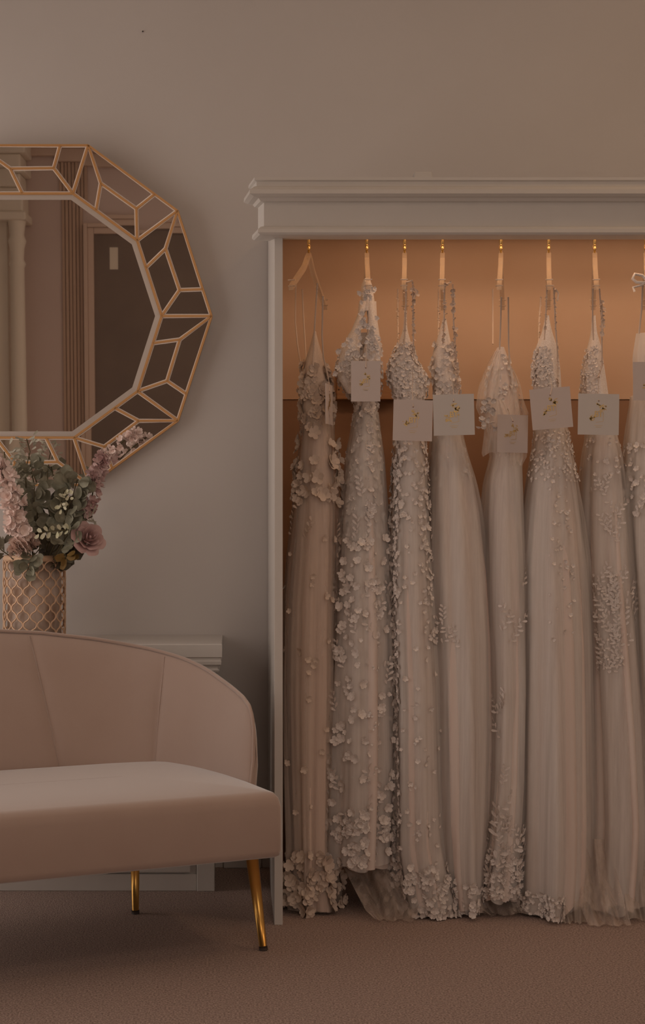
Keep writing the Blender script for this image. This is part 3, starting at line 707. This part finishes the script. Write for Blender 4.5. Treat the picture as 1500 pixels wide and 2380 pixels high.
sheet([(850, 1185, 1190, 4.25), (890, 1190, 1210, 4.23), (930, 1186, 1218, 4.22), (960, 1182, 1229, 4.21), (1000, 1180, 1222, 4.21), (1060, 1184, 1226, 4.21), (1078, 1190, 1216, 4.21)], 'sleeve', M['tul_sheer'], T5, .004, 2)
sheet([(930, 1140, 1170, 4.24), (980, 1128, 1200, 4.22), (1020, 1124, 1205, 4.215), (1050, 1120, 1200, 4.215), (1057, 1123, 1198, 4.215)], 'draped_bow', M['tul_sheer'], T5, .005, 3)
mb = MB(); rr_ = random.Random(9)
for _ in range(24):
    p = P(rr_.uniform(1112, 1150), rr_.uniform(925, 1000), 4.2); blossom(mb, p, rdir(rr_), .010, 5, rr_)
mb.build('lace_edge', M['lace'], T5)
# gown 6
r6 = [(735, 1270, 1275), (775, 1260, 1284), (810, 1245, 1296), (860, 1237, 1302), (900, 1240, 1304), (1000, 1250, 1310), (1050, 1244, 1318), (1100, 1235, 1326), (1200, 1222, 1342), (1300, 1214, 1354), (1500, 1210, 1366), (1700, 1206, 1368), (1900, 1202, 1368), (2000, 1200, 1366), (2060, 1200, 1360), (2104, 1202, 1352)]
T6, G6, G6b = make_gown('wide ivory tulle gown with beaded waist, hung with the tilted tag', r6, D-.03, 66, M['sat_nude'], M['tul_ivory'], M['lace'], (8, 6), 1010,
    [dict(pts=[(1272, 665, 4.2), (1270, 720, 4.22), (1266, 790, 4.27)], r=.0022, petals=.003), dict(pts=[(1288, 668, 4.2), (1292, 760, 4.23), (1297, 830, 4.26), (1298, 900, 4.27)], r=.0022, petals=.0035), dict(pts=[(1258, 690, 4.5), (1254, 740, 4.46), (1252, 800, 4.4)], petals=.003),
     dict(pts=[(1272, 664, 4.2), (1288, 664, 4.2)], petals=.004), dict(pts=[(1292, 672, 4.2), (1299, 682, 4.2), (1296, 700, 4.2)], petals=.004)],
    dict(lacebody=True, do=[f_(n=120, py0=810, py1=900, rpx=(3, 6), t0=-3.1, t1=-1.4), f_(n=130, py0=1005, py1=1120, rpx=(3, 6)), f_(n=26, py0=1120, py1=1480, rpx=(3, 7), t0=-1.9, t1=-1.2), f_(n=70, py0=2050, py1=2100, rpx=(5, 9), t0=-2.8, t1=-1.5)]), fold=.018, bmax=.17, slope=-20)
# gown 7
r7 = [(735, 1379, 1382), (775, 1376, 1386), (810, 1366, 1398), (860, 1354, 1406), (915, 1350, 1414), (1010, 1372, 1422), (1050, 1364, 1432), (1100, 1358, 1440), (1200, 1353, 1450), (1350, 1353, 1460), (1500, 1357, 1472), (1700, 1358, 1492), (1900, 1356, 1505), (2000, 1350, 1500), (2092, 1345, 1490)]
T7, G7, G7b = make_gown('tulle gown with white leafy embroidery down its front, second from the right edge', r7, D, 77, M['sat_nude'], M['tul_ivory'], M['lace'], (5, 10), 1020,
    [dict(pts=[(1379, 670, 4.2), (1378, 740, 4.23), (1380, 790, 4.28)]), dict(pts=[(1394, 670, 4.2), (1399, 740, 4.23), (1400, 850, 4.27), (1390, 880, 4.27)], petals=.003), dict(pts=[(1399, 700, 4.2), (1402, 780, 4.22)], petals=.006)],
    dict(lacebody=True, do=[f_(n=60, py0=810, py1=915, rpx=(3, 6), t0=-3.1, t1=-1.6), s_(n=10, py0=1120, py1=1260, lpx=12, t0=-2.9, t1=-1.2), s_(n=34, py0=1330, py1=1570, lpx=12, t0=-2.5, t1=-1.5), f_(n=50, py0=1330, py1=1560, rpx=(3, 6), t0=-2.5, t1=-1.4), s_(n=8, py0=1330, py1=1460, lpx=14, t0=-1.7, t1=-.9), f_(n=20, py0=1020, py1=1110, rpx=(4, 7))]), fold=.018, bmax=.16)
# gown 8
r8 = [(775, 1480, 1545), (830, 1472, 1550), (930, 1476, 1545), (1000, 1468, 1552), (1100, 1460, 1565), (1200, 1455, 1580), (1400, 1464, 1600), (1700, 1474, 1620), (1900, 1478, 1630), (2085, 1470, 1640)]
T8, G8, G8b = make_gown('ivory gown tied with a ribbon bow, cut off at the right edge', r8, D-.03, 88, M['sat_ivory'], M['tul_ivory'], M['lace'], (12, 6), 960,
    [dict(pts=[(1495, 655, 4.22), (1492, 720, 4.24), (1486, 775, 4.28)], r=.003), dict(pts=[(1530, 655, 4.22), (1535, 775, 4.27)], r=.003)],
    dict(do=[f_(n=50, py0=1030, py1=1200, rpx=(6, 12)), s_(n=8, py0=1100, py1=1400, lpx=14)]), fold=.017, bmax=.17)
mb = MB()
for sx in (-1, 1):
    lp = [P(1508+sx*q[0], q[1], 4.2) for q in ((0, 655), (15, 640), (32, 637), (37, 648), (28, 656), (12, 657), (0, 655))]
    mb.tube(lp, .0075, 8, flat=.6)
    mb.tube([P(1508+sx*q[0], q[1], 4.2) for q in ((0, 655), (20, 664), (36, 668), (32, 678))], .0065, 8, flat=.5)
mb.build('ribbon_bow', M['tul_ivory'] if 0 else M['lace'], T8)

# trains: sheer hems that pool on the carpet
sheet([(1940, 770, 900, 4.3), (2020, 800, 950, 4.28), (2080, 830, 975, 4.22), (2120, 850, 972, 4.18), (2142, 872, 955, 4.15)], 'train', M['tul_tan'], T2, .012, 5)
sheet([(1900, 775, 895, 4.38), (1960, 790, 890, 4.3), (1990, 800, 860, 4.25), (1998, 802, 856, 4.25)], 'lining_panel', M['sat_nude'], T2, .003, 6)
sheet([(2020, 1060, 1200, 4.34), (2070, 1060, 1215, 4.26), (2110, 1080, 1230, 4.22), (2128, 1110, 1235, 4.21)], 'train', M['tul_tan'], T4, .012, 7)
sheet([(1950, 1262, 1345, 4.24), (2040, 1268, 1375, 4.2), (2100, 1290, 1370, 4.16), (2155, 1308, 1365, 4.13)], 'train', M['tul_sheer'], T6, .010, 8)
sheet([(1950, 1340, 1420, 4.22), (2050, 1345, 1440, 4.18), (2110, 1352, 1455, 4.13), (2163, 1375, 1472, 4.10)], 'train', M['tul_tan'], T7, .010, 9)
sheet([(2000, 1440, 1530, 4.22), (2080, 1450, 1540, 4.18), (2140, 1462, 1560, 4.14)], 'train', M['tul_sheer'], T8, .010, 10)

# hangers
for (px_, rz_, lab) in ((718, 71, 'clear hanger turned outward holding the leftmost champagne gown'), (853, 86, 'clear hanger holding the halter neck gown'), (941, 84, 'clear hanger holding the flower trailed blush gown'),
                  (1029, 84, 'clear hanger holding the gown with the petal cluster bust'), (1165, 83, 'clear hanger holding the gown with sheer sleeves'), (1276, 85, 'clear hanger holding the gown with the tilted tag'),
                  (1383, 86, 'clear hanger holding the gown with leafy embroidery'), (1502, 86, 'clear hanger at the right edge holding the gown with a ribbon bow')):
    x_ = P(px_, 0, RY).x; hanger(x_, math.radians(rz_) if px_ < 800 else math.atan2(RY, x_)+math.radians(rz_-86+1.5), lab)

# tags
W = .1195
card(766, 940, 4.20, .118, .118, math.radians(-2), math.radians(76), M['card'], 'blush card tag turned edge on beside the leftmost gown', [(764, 880, 4.21)])
card(850.5, 886, 4.15, .0855, .1185, 0, math.radians(0), M['card'], 'narrow looking blush card tag on the halter gown, highest of the tags', [(853, 800, 4.17), (851, 840, 4.15)])
card(960, 977, 4.14, .1145, .1195, math.radians(1.5), 0, M['card'], 'blush card tag with gold emblem on the flower trailed gown', [(959, 850, 4.17), (959, 920, 4.145)])
card(1055.5, 964, 4.14, W, W, math.radians(-1.5), 0, M['cardw'], 'pale card tag on the gown with the petal cluster bust', [(1050, 870, 4.17), (1054, 910, 4.145)])
card(1192, 1008, 4.198, .094, .112, math.radians(1), math.radians(8), M['card'], 'blush card tag half veiled by the sheer sleeve drape', [(1180, 950, 4.20)])
card(1282, 949, 4.14, .1185, .1185, math.radians(-5), 0, M['card'], 'tilted blush card tag with bright gold emblem', [(1276, 870, 4.17), (1284, 900, 4.14)])
card(1392, 963, 4.14, W, W, math.radians(1), 0, M['cardw'], 'pale card tag hung on the gown with leafy embroidery', [(1391, 880, 4.17), (1391, 925, 4.142)])
card(1520, 886, 4.14, W, .112, 0, 0, M['card'], 'blush card tag cut off by the right edge', [(1515, 790, 4.17), (1518, 840, 4.145)])

# ------------------------------------------------------------------ vase on the mantelpiece
vc = Vector((P(80, 0, 4.62).x, 4.62, .793)); VR = 71.5*4.62/F; VH = 1.0765-.793-.01
vase = thing('vase', 'cylindrical gold vase with pierced ogee lattice standing on the mantelpiece', 'vase', vc)
MB().lathe([(0, .002), (VR-.013, .002), (VR-.013, VH), (VR-.016, VH), (VR-.016, .01), (0, .01)], vc, 48).build('liner', M['merc'], vase)
mb = MB(); n = 28
for i in range(n):
    sg = 1 if i % 2 else -1; pts = []
    for k in range(60):
        z = .008+(VH-.024)*k/59; q = math.cos(z/.0535*2*PI); q = math.copysign(abs(q)**.65, q)
        a = (i+.5+sg*.44*q)*2*PI/n; pts.append(vc+Vector((VR*math.cos(a), VR*math.sin(a), z)))
    mb.tube(pts, .0026, 6)
mb.build('lattice', M['latt'], vase)
MB().lathe([(VR-.004, VH-.018), (VR+.001, VH-.018), (VR+.0015, VH), (VR-.004, VH+.002), (VR-.004, VH-.018)], vc, 48).build('rim', M['latt'], vase)
MB().lathe([(VR-.004, 0), (VR+.001, 0), (VR+.001, .010), (VR-.004, .011), (VR-.004, 0)], vc, 48).build('base_ring', M['latt'], vase)

BG = 'stems arranged in the gold vase'
mouth = P(85, 1310, 4.62)
def spray(name, label, cat, path, n, rad, size, m, k=5, leaves=0, seed=0, d=4.56):
    r = random.Random(seed); t = thing(name, label, cat, mouth, 0, BG)
    pts = [mouth-Vector((0, 0, .06))]+[P(x_, y_, dd) for x_, y_, dd in path]
    MB().tube(pts, .0022, 6).build('stem', M['stem'], t)
    mb_ = MB(); q = pts[1:]
    for i in range(n):
        u = r.random()*(len(q)-1); i0 = int(u); c = q[i0].lerp(q[min(i0+1, len(q)-1)], u-i0); k2 = rad*(1.05-.55*u/(len(q)-1))
        o = rdir(r, Vector((0, -.6, 0)), 1.0); blossom(mb_, c+o*k2*r.uniform(.4, 1), o, size*r.uniform(.8, 1.2), k, r, .45, .8)
    mb_.build('blossoms', m, t)
    if leaves:
        mb_ = MB()
        for i in range(leaves):
            c = q[0].lerp(q[1], r.random()); petal(mb_, c, rdir(r, Vector((0, -.3, 0)), 1), rdir(r), .035, .012, .1)
        mb_.build('leaves', M['leaf'], t)
    return t
spray('blossom_spray', 'mauve and pink blossom spray arching up in front of the mirror', 'flower', [(190, 1195, 4.55), (215, 1150, 4.54), (222, 1100, 4.53), (245, 1060, 4.52)], 74, .030, .018, M['pinkm'], seed=1)
spray('blossom_spray', 'pale pink blossom tip reaching furthest up and right over the mirror rim', 'flower', [(248, 1062, 4.52), (272, 1038, 4.51), (300, 1015, 4.5), (320, 1003, 4.5)], 34, .015, .015, M['pinkl'], seed=2)
spray('blossom_spray', 'pale pink blossom spray drooping over the left of the vase', 'flower', [(60, 1245, 4.52), (35, 1215, 4.5), (30, 1160, 4.49), (15, 1110, 4.49), (-5, 1070, 4.49)], 100, .036, .020, M['pinkl'], seed=3)
# carnation
def carnation(px_, py_, d_, R_, m, label, seed):
    r = random.Random(seed); t = thing('carnation', label, 'flower', mouth, 0, BG); c = P(px_, py_, d_)
    MB().tube([mouth-Vector((0, 0, .06)), c+Vector((0, .02, 0))], .0022, 6).build('stem', M['stem'], t)
    mb_ = MB()
    for i in range(90):
        o = rdir(r, Vector((0, -.8, .1)), 1.0); petal(mb_, c+o*R_*r.uniform(.1, .55), o+rdir(r)*.3, rdir(r, o.orthogonal(), .5), R_*.55, R_*.5, r.uniform(-.3, .3), .7)
    mb_.build('petals', m, t)
carnation(47, 1268, 4.50, .045, M['carn'], 'ruffled peach carnation at the lip of the gold vase', 4)
carnation(70, 1262, 4.53, .034, M['carn'], 'smaller ruffled carnation tucked behind the peach one', 5)
# rose
def rose(px_, py_, d_, R_, axis):
    t = thing('rose', 'dusty pink open rose hanging out to the right of the bouquet', 'flower', mouth, 0, BG); c = P(px_, py_, d_); ax = axis.normalized(); a, b_, _ = frame(ax)
    MB().tube([mouth-Vector((0, 0, .06)), P(150, 1290, 4.58), c-ax*R_*.5], .0026, 6).build('stem', M['stem'], t)
    mb_ = MB(); r = random.Random(8)
    for ring, (n_, rr, h_, fl) in enumerate(((3, .16, .95, .02), (4, .30, .95, .10), (5, .48, .88, .28), (5, .66, .75, .55), (6, .82, .60, .95))):
        for i in range(n_):
            ph = ring*.8+i*2*PI/n_; g_ = []
            for ii in range(6):
                v = ii/5; row = []
                for jj in range(9):
                    u = (jj/8-.5)*2; wdt = (1.25*2*PI/n_)/2*math.sin(PI*(.18+.72*v))**.6
                    an = ph+u*wdt; tip = 1-.18*u*u
                    rad_ = R_*(rr*(.35+.65*math.sin(v*PI/2)))+R_*fl*.38*v**3*tip
                    z_ = R_*(h_*v*tip*1.15-.5)-R_*fl*.25*v**4
                    row.append(c+a*rad_*math.cos(an)+b_*rad_*math.sin(an)+ax*z_)
                g_.append(row)
            mb_.grid(g_)
    mb_.build('petals', M['rose'], t)
rose(207, 1250, 4.50, .052, Vector((.45, -.75, .35)))
# eucalyptus and other foliage
def foliage(label, path, n, ln, wd_, m, seed, spread=.03, name='eucalyptus_branch', cat='foliage', curl=.15, pair=True):
    r = random.Random(seed); t = thing(name, label, cat, mouth, 0, BG); q = [P(*p) for p in path]
    MB().tube([mouth-Vector((0, 0, .06))]+q, .0018, 6).build('stem', M['stem'], t)
    mb_ = MB()
    for i in range(n):
        u = (i+.5)/n*(len(q)-1); i0 = int(u); c = q[i0].lerp(q[min(i0+1, len(q)-1)], u-i0); dr = (q[min(i0+1, len(q)-1)]-q[i0]).normalized()
        side_ = dr.cross(Vector((0, 1, 0)))*(1 if i % 2 else -1)
        dd = (side_+dr*.4+Vector((r.uniform(-.6, .6), r.uniform(-.8, .3), r.uniform(-.5, .5)))).normalized()
        petal(mb_, c+dd*r.uniform(0, spread), dd, rdir(r, Vector((0, -1, .2)), .6), ln*r.uniform(.8, 1.2), wd_*r.uniform(.85, 1.15), curl, .35)
    mb_.build('leaves', m, t)
foliage('broad eucalyptus branch rising at the middle of the bouquet', [(130, 1260, 4.54), (150, 1200, 4.52), (170, 1150, 4.51), (180, 1115, 4.5)], 44, .044, .042, M['leaf'], 11)
foliage('eucalyptus branch with round leaves standing left of centre', [(95, 1240, 4.55), (80, 1180, 4.55), (80, 1130, 4.55), (70, 1080, 4.55)], 44, .038, .036, M['leaf'], 12)
foliage('eucalyptus branch of grey green leaves spilling over the vase rim', [(80, 1285, 4.5), (75, 1295, 4.49), (68, 1315, 4.49), (62, 1330, 4.49)], 22, .034, .030, M['leaf'], 13, .015)
foliage('small sprig of pale green leaves pointing left in the bouquet centre', [(165, 1232, 4.47), (145, 1232, 4.46), (115, 1235, 4.46), (88, 1240, 4.46)], 12, .020, .013, M['leafp'], 14, .004)
foliage('eucalyptus branch with large leaves beside the dusty rose', [(140, 1280, 4.52), (150, 1255, 4.5), (150, 1225, 4.5), (148, 1190, 4.5)], 20, .038, .036, M['leaf'], 15)
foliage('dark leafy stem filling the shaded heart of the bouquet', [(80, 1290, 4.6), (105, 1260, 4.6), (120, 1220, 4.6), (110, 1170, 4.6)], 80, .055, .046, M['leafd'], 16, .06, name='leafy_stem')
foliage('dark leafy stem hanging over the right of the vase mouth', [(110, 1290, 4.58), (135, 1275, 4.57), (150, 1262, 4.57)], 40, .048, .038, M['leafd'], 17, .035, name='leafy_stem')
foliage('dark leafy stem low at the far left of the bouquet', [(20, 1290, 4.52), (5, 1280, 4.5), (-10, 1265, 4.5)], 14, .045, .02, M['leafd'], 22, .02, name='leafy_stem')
foliage('olive gold leaves curling down past the vase rim', [(150, 1285, 4.5), (152, 1292, 4.49), (156, 1302, 4.49)], 8, .036, .022, M['leafo'], 18, .012, name='olive_leaf_stem')
foliage('feathery grey green stem in front of the lower mirror panes', [(60, 1140, 4.55), (60, 1090, 4.55), (70, 1050, 4.55), (62, 1020, 4.55)], 70, .020, .007, M['soft'], 19, .03, name='feathery_stem')
foliage('feathery grey green stem at the upper left of the bouquet', [(30, 1130, 4.53), (15, 1090, 4.53), (10, 1050, 4.53)], 60, .022, .009, M['soft'], 20, .035, name='feathery_stem')
foliage('narrow grass blades fanning out above the dusty rose', [(190, 1215, 4.53), (205, 1205, 4.53), (215, 1200, 4.53)], 9, .040, .005, M['soft'], 21, .004, name='grass_stem')
foliage('tiny pale buds on a stem above the eucalyptus leaves', [(150, 1140, 4.48), (165, 1155, 4.47), (140, 1165, 4.47), (145, 1180, 4.47)], 22, .014, .010, M['leafp'], 23, .012, name='bud_stem')
